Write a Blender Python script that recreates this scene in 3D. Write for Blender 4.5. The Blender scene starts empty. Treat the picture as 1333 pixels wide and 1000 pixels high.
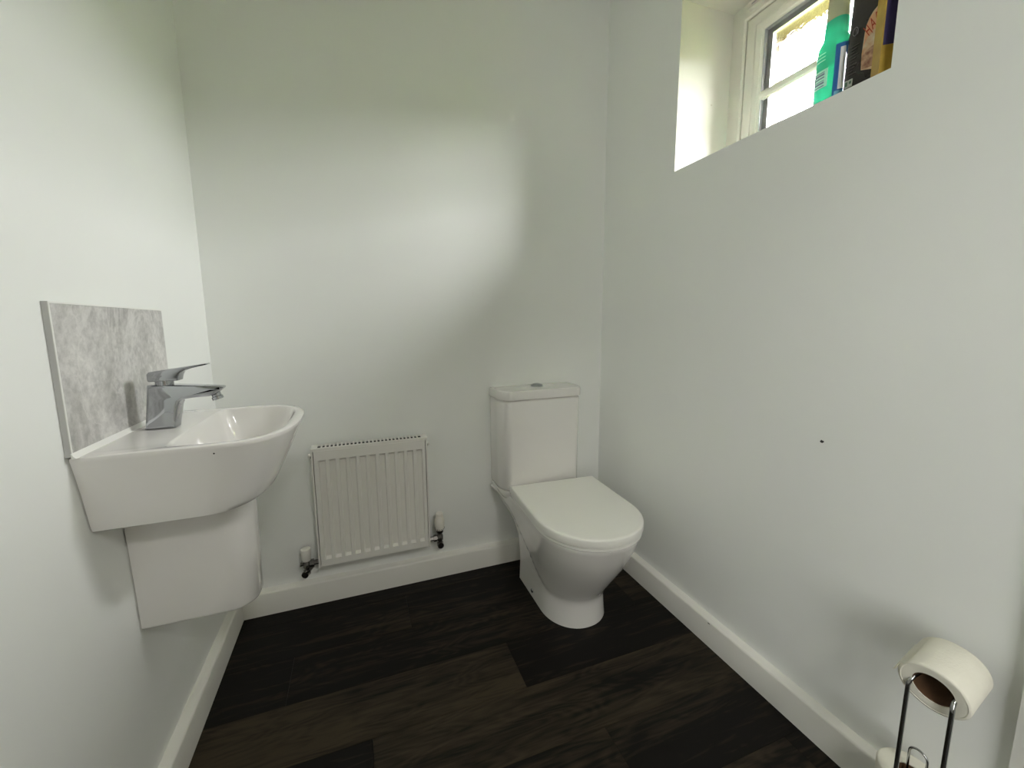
import bpy, bmesh, math, random
from mathutils import Vector, Matrix

S = bpy.context.scene
COL = S.collection
random.seed(7)

# ------------------------------------------------------------------ camera
W = 1.557            # room: x from -W (left wall) to 0 (right wall), y=0 back wall, z=0 floor
cam_d = bpy.data.cameras.new('camera')
cam_d.sensor_width = 36.0
cam_d.lens = 509.95 / 1333 * 36
cam_d.shift_x = 29.39 / 1333
cam_d.shift_y = -12.30 / 1333
cam_d.clip_start = 0.01
cam = bpy.data.objects.new('camera', cam_d)
COL.objects.link(cam)
_yaw, _pitch, _roll = 0.3249, 0.13164, -0.01272
_cy, _sy, _cp, _sp = math.cos(_yaw), math.sin(_yaw), math.cos(_pitch), math.sin(_pitch)
_f = Vector((_sy * _cp, _cy * _cp, -_sp)); _r = Vector((_cy, -_sy, 0)); _u = _r.cross(_f)
_r2 = _r * math.cos(_roll) + _u * math.sin(_roll)
_u2 = -_r * math.sin(_roll) + _u * math.cos(_roll)
_m = Matrix((_r2, _u2, -_f)).transposed().to_4x4()
_m.translation = Vector((-1.08104, -1.56818, 1.08))
cam.matrix_world = _m
S.camera = cam

# ------------------------------------------------------------------ sky, exposure, big lights
S.view_settings.view_transform = 'Standard'
S.view_settings.look = 'None'
S.view_settings.gamma = 1.0
S.view_settings.use_curve_mapping = False
S.view_settings.exposure = 1.53
world = bpy.data.worlds.new('overcast_sky')
S.world = world
world.use_nodes = True
_bg = world.node_tree.nodes['Background']
SKY = 236.0                                            # bright overcast: zenith brighter than the horizon
_wt = world.node_tree
_tc = _wt.nodes.new('ShaderNodeTexCoord'); _sx = _wt.nodes.new('ShaderNodeSeparateXYZ')
_ma = _wt.nodes.new('ShaderNodeMath'); _ma.operation = 'MULTIPLY_ADD'; _ma.use_clamp = False
_ma.inputs[1].default_value = SKY * 0.70; _ma.inputs[2].default_value = SKY * 0.30
_mx = _wt.nodes.new('ShaderNodeMath'); _mx.operation = 'MAXIMUM'; _mx.inputs[1].default_value = 0.0
_wt.links.new(_tc.outputs['Generated'], _sx.inputs[0]); _wt.links.new(_sx.outputs['Z'], _mx.inputs[0])
_wt.links.new(_mx.outputs[0], _ma.inputs[0]); _wt.links.new(_ma.outputs[0], _bg.inputs['Strength'])
_bg.inputs['Color'].default_value = (0.985, 0.99, 1.0, 1)
S.cycles.max_bounces = 14
S.cycles.diffuse_bounces = 9
S.cycles.transparent_max_bounces = 16
S.cycles.caustics_refractive = False
S.cycles.caustics_reflective = False

HALL_POWER = 6.5  # added fill lamp, unseen in the hall, lighting the room from the doorway
hl = bpy.data.lights.new('hall_overhead_fill', 'AREA')
hl.shape = 'DISK'; hl.size = 0.35; hl.energy = HALL_POWER; hl.color = (1.0, 0.98, 0.95)
hlo = bpy.data.objects.new('hall_overhead_fill', hl)
COL.objects.link(hlo); hlo.location = (-0.60, -2.75, 2.36)

HALL_SIDE_FILL = 16.5                                        # added unseen fill that brightens the right wall through the doorway
hw = bpy.data.lights.new('hall_side_fill', 'AREA')
hw.shape = 'RECTANGLE'; hw.size = 1.7; hw.size_y = 1.5; hw.energy = HALL_SIDE_FILL; hw.color = (0.99, 1.0, 0.98)
hwo = bpy.data.objects.new('hall_side_fill', hw)
COL.objects.link(hwo); hwo.location = (-W + .03, -3.45, 1.40); hwo.rotation_euler = (0, math.radians(-90), 0)

pl = bpy.data.lights.new('window_sky_portal', 'AREA')
pl.shape = 'RECTANGLE'; pl.size = 0.56; pl.size_y = 0.50
pl.cycles.is_portal = True
plo = bpy.data.objects.new('window_sky_portal', pl)
COL.objects.link(plo); plo.location = (0.305, -0.7035, 1.865)
plo.rotation_euler = (0, math.radians(90), 0)


# ------------------------------------------------------------------ materials
def mat(name, color=(0.8, 0.8, 0.8), rough=0.5, metal=0.0, spec=0.5, coat=0.0):
    m = bpy.data.materials.new(name); m.use_nodes = True
    b = m.node_tree.nodes['Principled BSDF']
    b.inputs['Base Color'].default_value = (*color, 1)
    b.inputs['Roughness'].default_value = rough
    b.inputs['Metallic'].default_value = metal
    b.inputs['Specular IOR Level'].default_value = spec
    b.inputs['Coat Weight'].default_value = coat
    b.inputs['Coat Roughness'].default_value = 0.04
    return m


class NT:
    def __init__(s, m): s.t = m.node_tree; s.b = s.t.nodes.get('Principled BSDF')
    def n(s, typ, **kw):
        nd = s.t.nodes.new(typ)
        for k, v in kw.items():
            if k in nd.inputs: nd.inputs[k].default_value = v
            else: setattr(nd, k, v)
        return nd
    def l(s, a, b): s.t.links.new(a, b)


def add_bump(m, scale=300, strength=0.1, dist=0.001, detail=3):
    t = NT(m)
    tc = t.n('ShaderNodeTexCoord')
    no = t.n('ShaderNodeTexNoise', Scale=scale, Detail=detail)
    bp = t.n('ShaderNodeBump', Strength=strength, Distance=dist)
    t.l(tc.outputs['Object'], no.inputs['Vector']); t.l(no.outputs['Fac'], bp.inputs['Height'])
    t.l(bp.outputs['Normal'], t.b.inputs['Normal'])
    return m


def vary(m, c1, c2, scale=4.0, detail=4):
    t = NT(m)
    tc = t.n('ShaderNodeTexCoord')
    no = t.n('ShaderNodeTexNoise', Scale=scale, Detail=detail)
    r = t.n('ShaderNodeValToRGB')
    r.color_ramp.elements[0].position = 0.3; r.color_ramp.elements[0].color = (*c1, 1)
    r.color_ramp.elements[1].position = 0.7; r.color_ramp.elements[1].color = (*c2, 1)
    t.l(tc.outputs['Object'], no.inputs['Vector']); t.l(no.outputs['Fac'], r.inputs['Fac'])
    t.l(r.outputs['Color'], t.b.inputs['Base Color'])
    return m


WALLC = (0.868, 0.881, 0.856)
M_wall = add_bump(vary(mat('wall_paint', WALLC, 0.55, spec=0.3), tuple(v * .985 for v in WALLC), tuple(v * 1.01 for v in WALLC), 2.5), 420, 0.12, 0.0006)
M_ceil = add_bump(mat('ceiling_paint', (0.86, 0.86, 0.83), 0.8, spec=0.2), 300, .1, .0005)
M_trim = add_bump(mat('trim_paint', (0.83, 0.82, 0.77), 0.35), 60, .05, .0008)
M_door = mat('door_paint', (0.78, 0.78, 0.73), 0.35)
M_upvc = add_bump(mat('white_upvc', (0.68, 0.665, 0.60), 0.25), 40, .02, .0005)
M_reveal = add_bump(mat('reveal_paint_dimmed', (0.62, 0.605, 0.545), 0.6, spec=.3), 420, .1, .0006)
M_gasket = mat('black_gasket', (0.015, 0.015, 0.013), 0.6)
M_spacer = mat('grey_spacer', (0.32, 0.32, 0.34), 0.4, 0.3)
M_ceramic = vary(mat('white_ceramic', (0.79, 0.775, 0.75), 0.07, coat=0.6), (0.785, 0.77, 0.745), (0.795, 0.78, 0.755), 3)
M_plastic = vary(mat('white_seat_plastic', (0.88, 0.875, 0.825), 0.28), (0.875, 0.87, 0.82), (0.885, 0.88, 0.83), 3)
M_chrome = add_bump(mat('chrome', (0.62, 0.63, 0.65), 0.06, 1.0), 25, .03, .0006)
M_tap = add_bump(mat('tap_chrome', (0.46, 0.475, 0.50), 0.07, 1.0), 18, .05, .0012)
M_wire = add_bump(mat('chrome_wire', (0.45, 0.46, 0.46), 0.16, 1.0), 40, .03, .0006)
M_brass = mat('valve_metal', (0.20, 0.19, 0.18), 0.18, 1.0)
M_rad = add_bump(mat('radiator_enamel', (0.80, 0.785, 0.74), 0.30), 200, .03, .0004)
M_dark = mat('dark_cavity', (0.02, 0.02, 0.018), 0.8)
M_mark = mat('dark_mark', (0.03, 0.03, 0.028), 0.8)
M_sealant = mat('white_sealant', (0.85, 0.85, 0.82), 0.35)
M_tiletrim = mat('tile_trim', (0.50, 0.50, 0.49), 0.35)
M_paper = add_bump(vary(mat('tissue_paper', (0.80, 0.78, 0.68), 0.95, spec=0.1), (0.79, 0.77, 0.67), (0.82, 0.80, 0.70), 30), 260, .5, .0012)
M_card = vary(mat('brown_card', (0.10, 0.05, 0.02), 0.9), (0.08, 0.04, 0.016), (0.12, 0.06, 0.026), 40)
M_brick = None


def stone_material():
    m = mat('grey_stone_tile', (0.4, 0.4, 0.39), 0.35, spec=0.4)
    t = NT(m)
    tc = t.n('ShaderNodeTexCoord')
    mp = t.n('ShaderNodeMapping'); mp.inputs['Scale'].default_value = (1, 1.0, 0.62); mp.inputs['Rotation'].default_value = (0.18, 0, 0)
    t.l(tc.outputs['Object'], mp.inputs['Vector'])
    n1 = t.n('ShaderNodeTexNoise', Scale=9.0, Detail=9.0, Roughness=0.62, Distortion=0.9)
    t.l(mp.outputs['Vector'], n1.inputs['Vector'])
    r1 = t.n('ShaderNodeValToRGB')
    e = r1.color_ramp.elements
    e[0].position = 0.30; e[0].color = (0.36, 0.355, 0.34, 1)
    e[1].position = 0.72; e[1].color = (0.74, 0.73, 0.71, 1)
    q = r1.color_ramp.elements.new(0.5); q.color = (0.54, 0.53, 0.515, 1)
    t.l(n1.outputs['Fac'], r1.inputs['Fac'])
    n2 = t.n('ShaderNodeTexNoise', Scale=70.0, Detail=6.0, Roughness=0.7)
    t.l(tc.outputs['Object'], n2.inputs['Vector'])
    r2 = t.n('ShaderNodeValToRGB'); r2.color_ramp.elements[0].position = 0.35; r2.color_ramp.elements[0].color = (.80, .80, .80, 1)
    r2.color_ramp.elements[1].position = 0.65; r2.color_ramp.elements[1].color = (1.12, 1.12, 1.12, 1)
    t.l(n2.outputs['Fac'], r2.inputs['Fac'])
    mx = t.n('ShaderNodeMix', data_type='RGBA', blend_type='MULTIPLY'); mx.inputs[0].default_value = 1.0
    t.l(r1.outputs['Color'], mx.inputs[6]); t.l(r2.outputs['Color'], mx.inputs[7])
    # thin ragged veins
    n3 = t.n('ShaderNodeTexNoise', Scale=5.5, Detail=8.0, Roughness=0.6, Distortion=1.2)
    t.l(mp.outputs['Vector'], n3.inputs['Vector'])
    r3 = t.n('ShaderNodeValToRGB')
    e = r3.color_ramp.elements
    e[0].position = 0.475; e[0].color = (0, 0, 0, 1); e[1].position = 0.525; e[1].color = (0, 0, 0, 1)
    q = e.new(0.5); q.color = (1, 1, 1, 1)
    t.l(n3.outputs['Fac'], r3.inputs['Fac'])
    mx2 = t.n('ShaderNodeMix', data_type='RGBA'); mx2.inputs[7].default_value = (0.72, 0.71, 0.69, 1)
    sc = t.n('ShaderNodeMath', operation='MULTIPLY'); sc.inputs[1].default_value = 0.55
    t.l(r3.outputs['Color'], sc.inputs[0]); t.l(sc.outputs[0], mx2.inputs[0])
    t.l(mx.outputs[2], mx2.inputs[6])
    t.l(mx2.outputs[2], t.b.inputs['Base Color'])
    return m


M_stone = stone_material()


def floor_material():
    m = mat('dark_oak_planks', (0.03, 0.025, 0.02), 0.55, spec=0.18)
    t = NT(m)
    at = t.n('ShaderNodeAttribute', attribute_name='tone')
    tc = t.n('ShaderNodeTexCoord')
    off = t.n('ShaderNodeVectorMath', operation='SCALE'); off.inputs['Scale'].default_value = 37.0
    t.l(at.outputs['Color'], off.inputs[0])
    ad = t.n('ShaderNodeVectorMath', operation='ADD')
    t.l(tc.outputs['Object'], ad.inputs[0]); t.l(off.outputs[0], ad.inputs[1])
    mp = t.n('ShaderNodeMapping'); mp.inputs['Scale'].default_value = (2.2, 34, 1)
    t.l(ad.outputs[0], mp.inputs['Vector'])
    n1 = t.n('ShaderNodeTexNoise', Scale=1.6, Detail=8.0, Roughness=0.65, Distortion=0.5)
    t.l(mp.outputs['Vector'], n1.inputs['Vector'])
    # cathedral grain: bands warped by a broad noise
    mp2 = t.n('ShaderNodeMapping'); mp2.inputs['Scale'].default_value = (1.5, 8.0, 1)
    t.l(ad.outputs[0], mp2.inputs['Vector'])
    n2 = t.n('ShaderNodeTexNoise', Scale=1.3, Detail=2.0, Roughness=0.5)
    t.l(mp2.outputs['Vector'], n2.inputs['Vector'])
    mu = t.n('ShaderNodeMath', operation='MULTIPLY'); mu.inputs[1].default_value = 115.0
    t.l(n2.outputs['Fac'], mu.inputs[0])
    si = t.n('ShaderNodeMath', operation='SINE'); t.l(mu.outputs[0], si.inputs[0])
    # broad patches
    n3 = t.n('ShaderNodeTexNoise', Scale=0.9, Detail=3.0, Roughness=0.5)
    t.l(mp2.outputs['Vector'], n3.inputs['Vector'])
    r1 = t.n('ShaderNodeValToRGB')
    e = r1.color_ramp.elements
    e[0].position = 0.34; e[0].color = (0.0048, 0.0038, 0.0026, 1)
    e[1].position = 0.70; e[1].color = (0.046, 0.035, 0.0205, 1)
    c1 = t.n('ShaderNodeMath', operation='MULTIPLY_ADD'); c1.inputs[1].default_value = 0.045
    t.l(si.outputs[0], c1.inputs[0]); t.l(n1.outputs['Fac'], c1.inputs[2])
    c2 = t.n('ShaderNodeMath', operation='MULTIPLY_ADD'); c2.inputs[1].default_value = 0.55; 
    t.l(n3.outputs['Fac'], c2.inputs[0]); t.l(c1.outputs[0], c2.inputs[2])
    sep = t.n('ShaderNodeSeparateColor'); t.l(at.outputs['Color'], sep.inputs[0])
    c3 = t.n('ShaderNodeMath', operation='MULTIPLY_ADD'); c3.inputs[1].default_value = 0.36
    t.l(sep.outputs[0], c3.inputs[0]); t.l(c2.outputs[0], c3.inputs[2])
    c4 = t.n('ShaderNodeMath', operation='SUBTRACT'); c4.inputs[1].default_value = 0.455
    t.l(c3.outputs[0], c4.inputs[0])
    t.l(c4.outputs[0], r1.inputs['Fac']); t.l(r1.outputs['Color'], t.b.inputs['Base Color'])
    bp = t.n('ShaderNodeBump', Strength=0.25, Distance=0.0008)
    t.l(n1.outputs['Fac'], bp.inputs['Height']); t.l(bp.outputs['Normal'], t.b.inputs['Normal'])
    return m


M_floor = floor_material()


def glass_material():
    """Obscure stippled glazing: part straight-through, part refracted by the stipple."""
    m = bpy.data.materials.new('obscure_glass'); m.use_nodes = True
    t = NT(m); t.t.nodes.remove(t.b)
    out = t.t.nodes['Material Output']
    tc = t.n('ShaderNodeTexCoord')
    mp = t.n('ShaderNodeMapping'); mp.inputs['Rotation'].default_value = (0.6, 0, 0); mp.inputs['Scale'].default_value = (1, 2.1, 1)
    t.l(tc.outputs['Object'], mp.inputs['Vector'])
    no = t.n('ShaderNodeTexNoise', Scale=120.0, Detail=1.0)
    t.l(mp.outputs['Vector'], no.inputs['Vector'])
    bp = t.n('ShaderNodeBump', Strength=0.55, Distance=0.005)
    t.l(no.outputs['Fac'], bp.inputs['Height'])
    rf = t.n('ShaderNodeBsdfRefraction', Roughness=0.0, IOR=1.18)
    rf.inputs['Color'].default_value = (1, 1, 1, 1)
    t.l(bp.outputs['Normal'], rf.inputs['Normal'])
    tr = t.n('ShaderNodeBsdfTransparent'); tr.inputs['Color'].default_value = (.96, .96, .95, 1)
    mx = t.n('ShaderNodeMixShader'); mx.inputs[0].default_value = 0.45
    t.l(tr.outputs[0], mx.inputs[1]); t.l(rf.outputs[0], mx.inputs[2])
    gl = t.n('ShaderNodeBsdfGlossy', Roughness=0.05)
    mx2 = t.n('ShaderNodeMixShader'); mx2.inputs[0].default_value = 0.04
    t.l(mx.outputs[0], mx2.inputs[1]); t.l(gl.outputs[0], mx2.inputs[2])
    t.l(mx2.outputs[0], out.inputs['Surface'])
    return m


M_glass = glass_material()


def liquid_material(name, col, trans=0.55, rough=0.12):
    m = bpy.data.materials.new(name); m.use_nodes = True
    t = NT(m); t.b.inputs['Base Color'].default_value = (*col, 1)
    t.b.inputs['Roughness'].default_value = rough
    tl = t.n('ShaderNodeBsdfTranslucent'); tl.inputs['Color'].default_value = (*col, 1)
    tr = t.n('ShaderNodeBsdfTransparent'); tr.inputs['Color'].default_value = (*[min(1, c * 1.2 + .05) for c in col], 1)
    mx0 = t.n('ShaderNodeMixShader'); mx0.inputs[0].default_value = 0.25
    t.l(tl.outputs[0], mx0.inputs[1]); t.l(tr.outputs[0], mx0.inputs[2])
    mx = t.n('ShaderNodeMixShader'); mx.inputs[0].default_value = trans
    t.l(t.b.outputs[0], mx.inputs[1]); t.l(mx0.outputs[0], mx.inputs[2])
    t.l(mx.outputs[0], t.t.nodes['Material Output'].inputs['Surface'])
    return m


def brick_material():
    m = mat('brick_darkened', (0.042, 0.03, 0.02), 0.9, spec=.1)  # cream brick darkened far below its own colour so the soffit won't overexpose
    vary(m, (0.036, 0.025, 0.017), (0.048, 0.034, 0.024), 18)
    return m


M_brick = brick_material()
M_grass = vary(mat('lawn_green', (0.08, 0.14, 0.035), 0.95, spec=.1), (0.125, 0.165, 0.045), (0.20, 0.245, 0.085), 9)


# ------------------------------------------------------------------ mesh helpers
def link(name, me, material, parent=None):
    o = bpy.data.objects.new(name, me)
    COL.objects.link(o)
    if material is not None and not me.materials: me.materials.append(material)
    if parent is not None:
        o.parent = parent
        p = parent; off = Vector((0, 0, 0))
        while p is not None: off += p.location; p = p.parent
        me.transform(Matrix.Translation(-off))
    return o


def build(name, bm, material, parent=None, smooth=None, bevel=0.0, seg=2, ang=35):
    """bm in world coordinates -> ONE mesh object (children are re-based on their parents)."""
    if bevel > 0:
        es = [e for e in bm.edges if len(e.link_faces) == 2 and e.calc_face_angle(0) > math.radians(30)]
        bmesh.ops.bevel(bm, geom=es, offset=bevel, offset_type='OFFSET', segments=seg, profile=0.5, affect='EDGES', clamp_overlap=True)
        if smooth is None: smooth = ang
    bmesh.ops.recalc_face_normals(bm, faces=bm.faces)
    me = bpy.data.meshes.new(name); bm.to_mesh(me); bm.free()
    if smooth:
        for p in me.polygons: p.use_smooth = True
        me.set_sharp_from_angle(angle=math.radians(smooth))
    return link(name, me, material, parent)


def box(bm, x0, x1, y0, y1, z0, z1):
    v = [bm.verts.new((x, y, z)) for x in (x0, x1) for y in (y0, y1) for z in (z0, z1)]
    for f in ((0, 1, 3, 2), (4, 6, 7, 5), (0, 4, 5, 1), (2, 3, 7, 6), (0, 2, 6, 4), (1, 5, 7, 3)):
        bm.faces.new([v[i] for i in f])


def boxbm(*a):
    bm = bmesh.new(); box(bm, *a); return bm


def loft(bm, rings, cap0=True, cap1=True, closed=True):
    vs = [[bm.verts.new(p) for p in r] for r in rings]
    n = len(vs[0])
    for a, b in zip(vs[:-1], vs[1:]):
        for i in range(n if closed else n - 1):
            j = (i + 1) % n
            bm.faces.new((a[i], a[j], b[j], b[i]))
    if cap0: bm.faces.new(vs[0][::-1])
    if cap1: bm.faces.new(vs[-1])
    return vs


def lathe(bm, c, axis, prof, n=24):
    """prof: list of (distance along axis, radius)."""
    ax = Vector(axis).normalized(); c = Vector(c)
    u = ax.cross(Vector((0, 0, 1)) if abs(ax.z) < .9 else Vector((1, 0, 0))).normalized(); v = ax.cross(u)
    loft(bm, [[c + ax * d + (u * math.cos(2 * math.pi * i / n) + v * math.sin(2 * math.pi * i / n)) * r for i in range(n)] for d, r in prof])


def tube(bm, pts, r, n=10, closed=False):
    pts = [Vector(p) for p in pts]
    m = len(pts)
    tang = []
    for i in range(m):
        a = pts[i - 1] if (i > 0 or closed) else pts[0]
        b = pts[(i + 1) % m] if (i < m - 1 or closed) else pts[-1]
        tang.append((b - a).normalized())
    t0 = tang[0]
    u = t0.cross(Vector((0, 0, 1)) if abs(t0.z) < .9 else Vector((1, 0, 0))).normalized()
    rings = []
    for i in range(m):
        t = tang[i]
        u = (u - t * u.dot(t)).normalized(); v = t.cross(u)
        rings.append([pts[i] + (u * math.cos(2 * math.pi * k / n) + v * math.sin(2 * math.pi * k / n)) * r for k in range(n)])
    if closed: rings.append(rings[0])
    loft(bm, rings, not closed, not closed)


def arc(c, r, a0, a1, u, v, n=8):
    c = Vector(c); u = Vector(u); v = Vector(v)
    return [c + (u * math.cos(a0 + (a1 - a0) * i / n) + v * math.sin(a0 + (a1 - a0) * i / n)) * r for i in range(n + 1)]


def sg(x, p): return math.copysign(abs(x) ** p, x)


def root(name, loc, label, cat, group=None):
    o = bpy.data.objects.new(name, None); COL.objects.link(o)
    o.empty_display_size = 0.05
    o.location = loc; tag(o, label, cat, group); return o


def tag(o, label, cat, group=None):
    o['label'] = label; o['category'] = cat
    if group: o['group'] = group
    return o


def struct(o, label=None, cat=None):
    o['kind'] = 'structure'
    if label: o['label'] = label
    if cat: o['category'] = cat
    return o


def text_mesh(name, body, size, mtx, material, parent, extrude=0.0004, shear=0.0):
    cu = bpy.data.curves.new(name, 'FONT'); cu.body = body; cu.size = size; cu.extrude = extrude
    cu.align_x = 'CENTER'; cu.align_y = 'CENTER'; cu.shear = shear
    tmp = bpy.data.objects.new(name + '_source', cu); COL.objects.link(tmp)
    dg = bpy.context.evaluated_depsgraph_get()
    me = bpy.data.meshes.new_from_object(tmp.evaluated_get(dg))
    bpy.data.objects.remove(tmp); bpy.data.curves.remove(cu)
    me.transform(mtx); me.name = name
    me.materials.clear()
    return link(name, me, material, parent)


# ------------------------------------------------------------------ room shell
H = 2.42; D = -2.10; T = 0.12
WY0, WY1, WZ0, WZ1 = -0.995, -0.407, 1.594, 2.132          # window recess in the right wall
RX = 0.49                                                  # outer face of the right wall

# floor planks: rows run along x
bm = bmesh.new()
lay = bm.loops.layers.color.new('tone')
rows = [-0.267 + 0.1755 * k for k in range(2, -20, -1)]
joints = {1: [-0.95], 0: [-1.33, -0.115], -1: [-0.655], -2: [-1.097], -3: [-0.506], -4: [-1.3, -0.08]}
tones = {(1, 0): .45, (1, 1): .25, (0, 0): .12, (0, 1): .2, (-1, 0): .88, (-1, 1): .1, (-2, 0): .12, (-2, 1): .75, (-3, 0): .62, (-3, 1): .35}
for ri, k in enumerate(range(2, -20, -1)):
    y1 = -0.267 + 0.1755 * k; y0 = y1 - 0.1755
    js = joints.get(k, [-W + ((0.37 * (k + 40)) % 1.2)])
    xs = [-W - 0.02] + [j for j in js if -W < j < 0] + [0.02]
    for i in range(len(xs) - 1):
        tone = tones.get((k, i), random.uniform(.15, .7))
        g = 0.0005; bz = 0.0012
        xa, xb = xs[i], xs[i + 1]
        o = [(xa, y0), (xb, y0), (xb, y1), (xa, y1)]
        ins = [(xa + g, y0 + g), (xb - g, y0 + g), (xb - g, y1 - g), (xa + g, y1 - g)]
        lo = [bm.verts.new((*p, -bz)) for p in o]; hi = [bm.verts.new((*p, 0)) for p in ins]
        fs = [bm.faces.new(hi)]
        for a in range(4):
            b = (a + 1) % 4
            fs.append(bm.faces.new((lo[a], lo[b], hi[b], hi[a])))
        r2 = random.random(); r3 = random.random()
        for f in fs:
            for lp in f.loops: lp[lay] = (tone, r2, r3, 1)
# a slab below gives the floor its thickness
c0 = len(bm.faces)
box(bm, -W - .1, 0.1, D - 2.2, .1, -0.10, -0.0012)
me = None
fl = build('floor', bm, M_floor); struct(fl)

bm = boxbm(-W - T, RX, D - 2.3, T, H, H + .1); struct(build('ceiling', bm, M_ceil))
bm = boxbm(-W - T, -W, D - T, T, -.1, H); struct(build('wall_left', bm, M_wall))
bm = boxbm(-W, 0, 0, T, -.1, H); struct(build('wall_back', bm, M_wall))
# front wall with the doorway the photographer came through
bm = bmesh.new()
DX0, DX1, DZ = -1.08, -0.32, 2.05
box(bm, -W, DX0, D - T, D, -.1, H); box(bm, DX1, 0, D - T, D, -.1, H); box(bm, DX0, DX1, D - T, D, DZ, H)
struct(build('wall_front', bm, M_wall))


def wall_with_hole(name, x0, x1, ya, yb, za, zb, hy0, hy1, hz0, hz1, material):
    bm = bmesh.new()
    for x in (x0, x1):
        pass
    ys = [ya, hy0, hy1, yb]; zs = [za, hz0, hz1, zb]
    V = {}
    for xi, x in enumerate((x0, x1)):
        for i, y in enumerate(ys):
            for j, z in enumerate(zs): V[xi, i, j] = bm.verts.new((x, y, z))
    for xi in (0, 1):
        for i in range(3):
            for j in range(3):
                if i == 1 and j == 1: continue
                bm.faces.new((V[xi, i, j], V[xi, i + 1, j], V[xi, i + 1, j + 1], V[xi, i, j + 1]))
    rim = [(1, 1), (2, 1), (2, 2), (1, 2)]
    for a in range(4):
        p, q = rim[a], rim[(a + 1) % 4]
        bm.faces.new((V[0, *p], V[0, *q], V[1, *q], V[1, *p]))
    outer = [(i, 0) for i in range(4)] + [(3, j) for j in range(1, 4)] + [(i, 3) for i in (2, 1, 0)] + [(0, j) for j in (2, 1)]
    for a in range(len(outer)):
        p, q = outer[a], outer[(a + 1) % len(outer)]
        bm.faces.new((V[0, *p], V[0, *q], V[1, *q], V[1, *p]))
    return build(name, bm, material)


wr = wall_with_hole('wall_right', 0.0, 0.285, D - T, T, -.1, H, WY0, WY1, WZ0, WZ1, M_wall); struct(wr)
# the recess faces take the wall paint darkened to offset window overexposure
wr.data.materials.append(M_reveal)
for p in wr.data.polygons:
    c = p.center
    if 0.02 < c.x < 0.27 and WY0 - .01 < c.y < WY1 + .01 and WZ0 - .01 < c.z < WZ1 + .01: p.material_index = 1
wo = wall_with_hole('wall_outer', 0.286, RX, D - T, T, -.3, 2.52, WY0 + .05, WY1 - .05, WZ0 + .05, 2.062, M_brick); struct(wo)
# outside: lawn, plus an unseen hedge block added to cut off low sky
bm = boxbm(RX + .001, 14, -9, 9, -.4, -.3); g = build('lawn_ground', bm, M_grass); struct(g)
bm = boxbm(3.0, 3.6, -9, 9, -.3, 2.3)
M_sky_block = vary(mat('sky_block_green', (.05, .09, .02), .95, spec=.1), (.06, .08, .028), (.125, .155, .06), 14)
hd_ = build('wall_sky_block', bm, M_sky_block); struct(hd_)

# plug hole left in the wall paint, with chipped edge
bm = bmesh.new()
rr = [0.0042, 0.0034, 0.0046, 0.0030, 0.0044, 0.0052, 0.0032, 0.0038, 0.0030, 0.0040]
ring = [(-0.0006, -0.939 + r * math.cos(2 * math.pi * i / 10), 0.7768 + r * math.sin(2 * math.pi * i / 10)) for i, r in enumerate(rr)]
ring2 = [(0.001, p[1], p[2]) for p in ring]
loft(bm, [ring2, ring])
build('plug_hole', bm, M_mark, wr)['label'] = 'small dark chipped plug hole'
bm = bmesh.new()
ring = [(.1486 + .004 * math.cos(a * .9), WY1 - .0004, 1.8306 + .003 * math.sin(a * .9)) for a in range(7)]
loft(bm, [[(p[0], WY1 + .001, p[2]) for p in ring], ring])
build('chip_mark', bm, mat('filler_grey', (.5, .47, .4), .8), wr)['label'] = 'small grey chip'


def skirting(name, prof_axis, a, b, sidefun):
    """sidefun(d, s, z): d distance off the wall, s along the run."""
    h, t = 0.0905, 0.0258
    prof = [(0, 0), (t, 0), (t, h - .007), (t - .002, h - .002), (t - .006, h), (.0075, h + .0005), (.004, h + .0035), (0, h + .0045)]
    bm = bmesh.new()
    loft(bm, [[sidefun(d, s, z) for d, z in prof] for s in (a, b)])
    o = build(name, bm, M_trim, smooth=50); struct(o); return o


sk_l = skirting('baseboard_left', 0, D, -.0, lambda d, s, z: (-W + d, s, z))
sk_b = skirting('baseboard_back', 0, -W + .0262, -.0262, lambda d, s, z: (s, -d, z))
sk_r = skirting('baseboard_right', 0, -1.293, 0, lambda d, s, z: (-d, s, z))
bm = boxbm(-.0262, -.0250, -.684, -.677, .0805, .0835)
build('scuff_mark', bm, M_mark, sk_r, bevel=.0005)
for nm, sx in (('trim_1', DX0 - .06), ('trim_2', DX1)):
    struct(build(nm, boxbm(sx, sx + .06, D, D + .018, 0, DZ + .06), M_door, bevel=.004))
struct(build('trim_3', boxbm(DX0, DX1, D, D + .018, DZ, DZ + .06), M_door, bevel=.004))

# hallway beyond the doorway
bm = bmesh.new()
box(bm, -W - T, -W, D - 2.3, D - T, -.1, H); box(bm, 0, .12, D - 2.3, D - T, -.1, H); box(bm, -W, 0, D - 2.3, D - 2.2, -.1, H)
struct(build('wall_hall', bm, mat('hall_paint', (.30, .27, .23), .7)))

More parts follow.
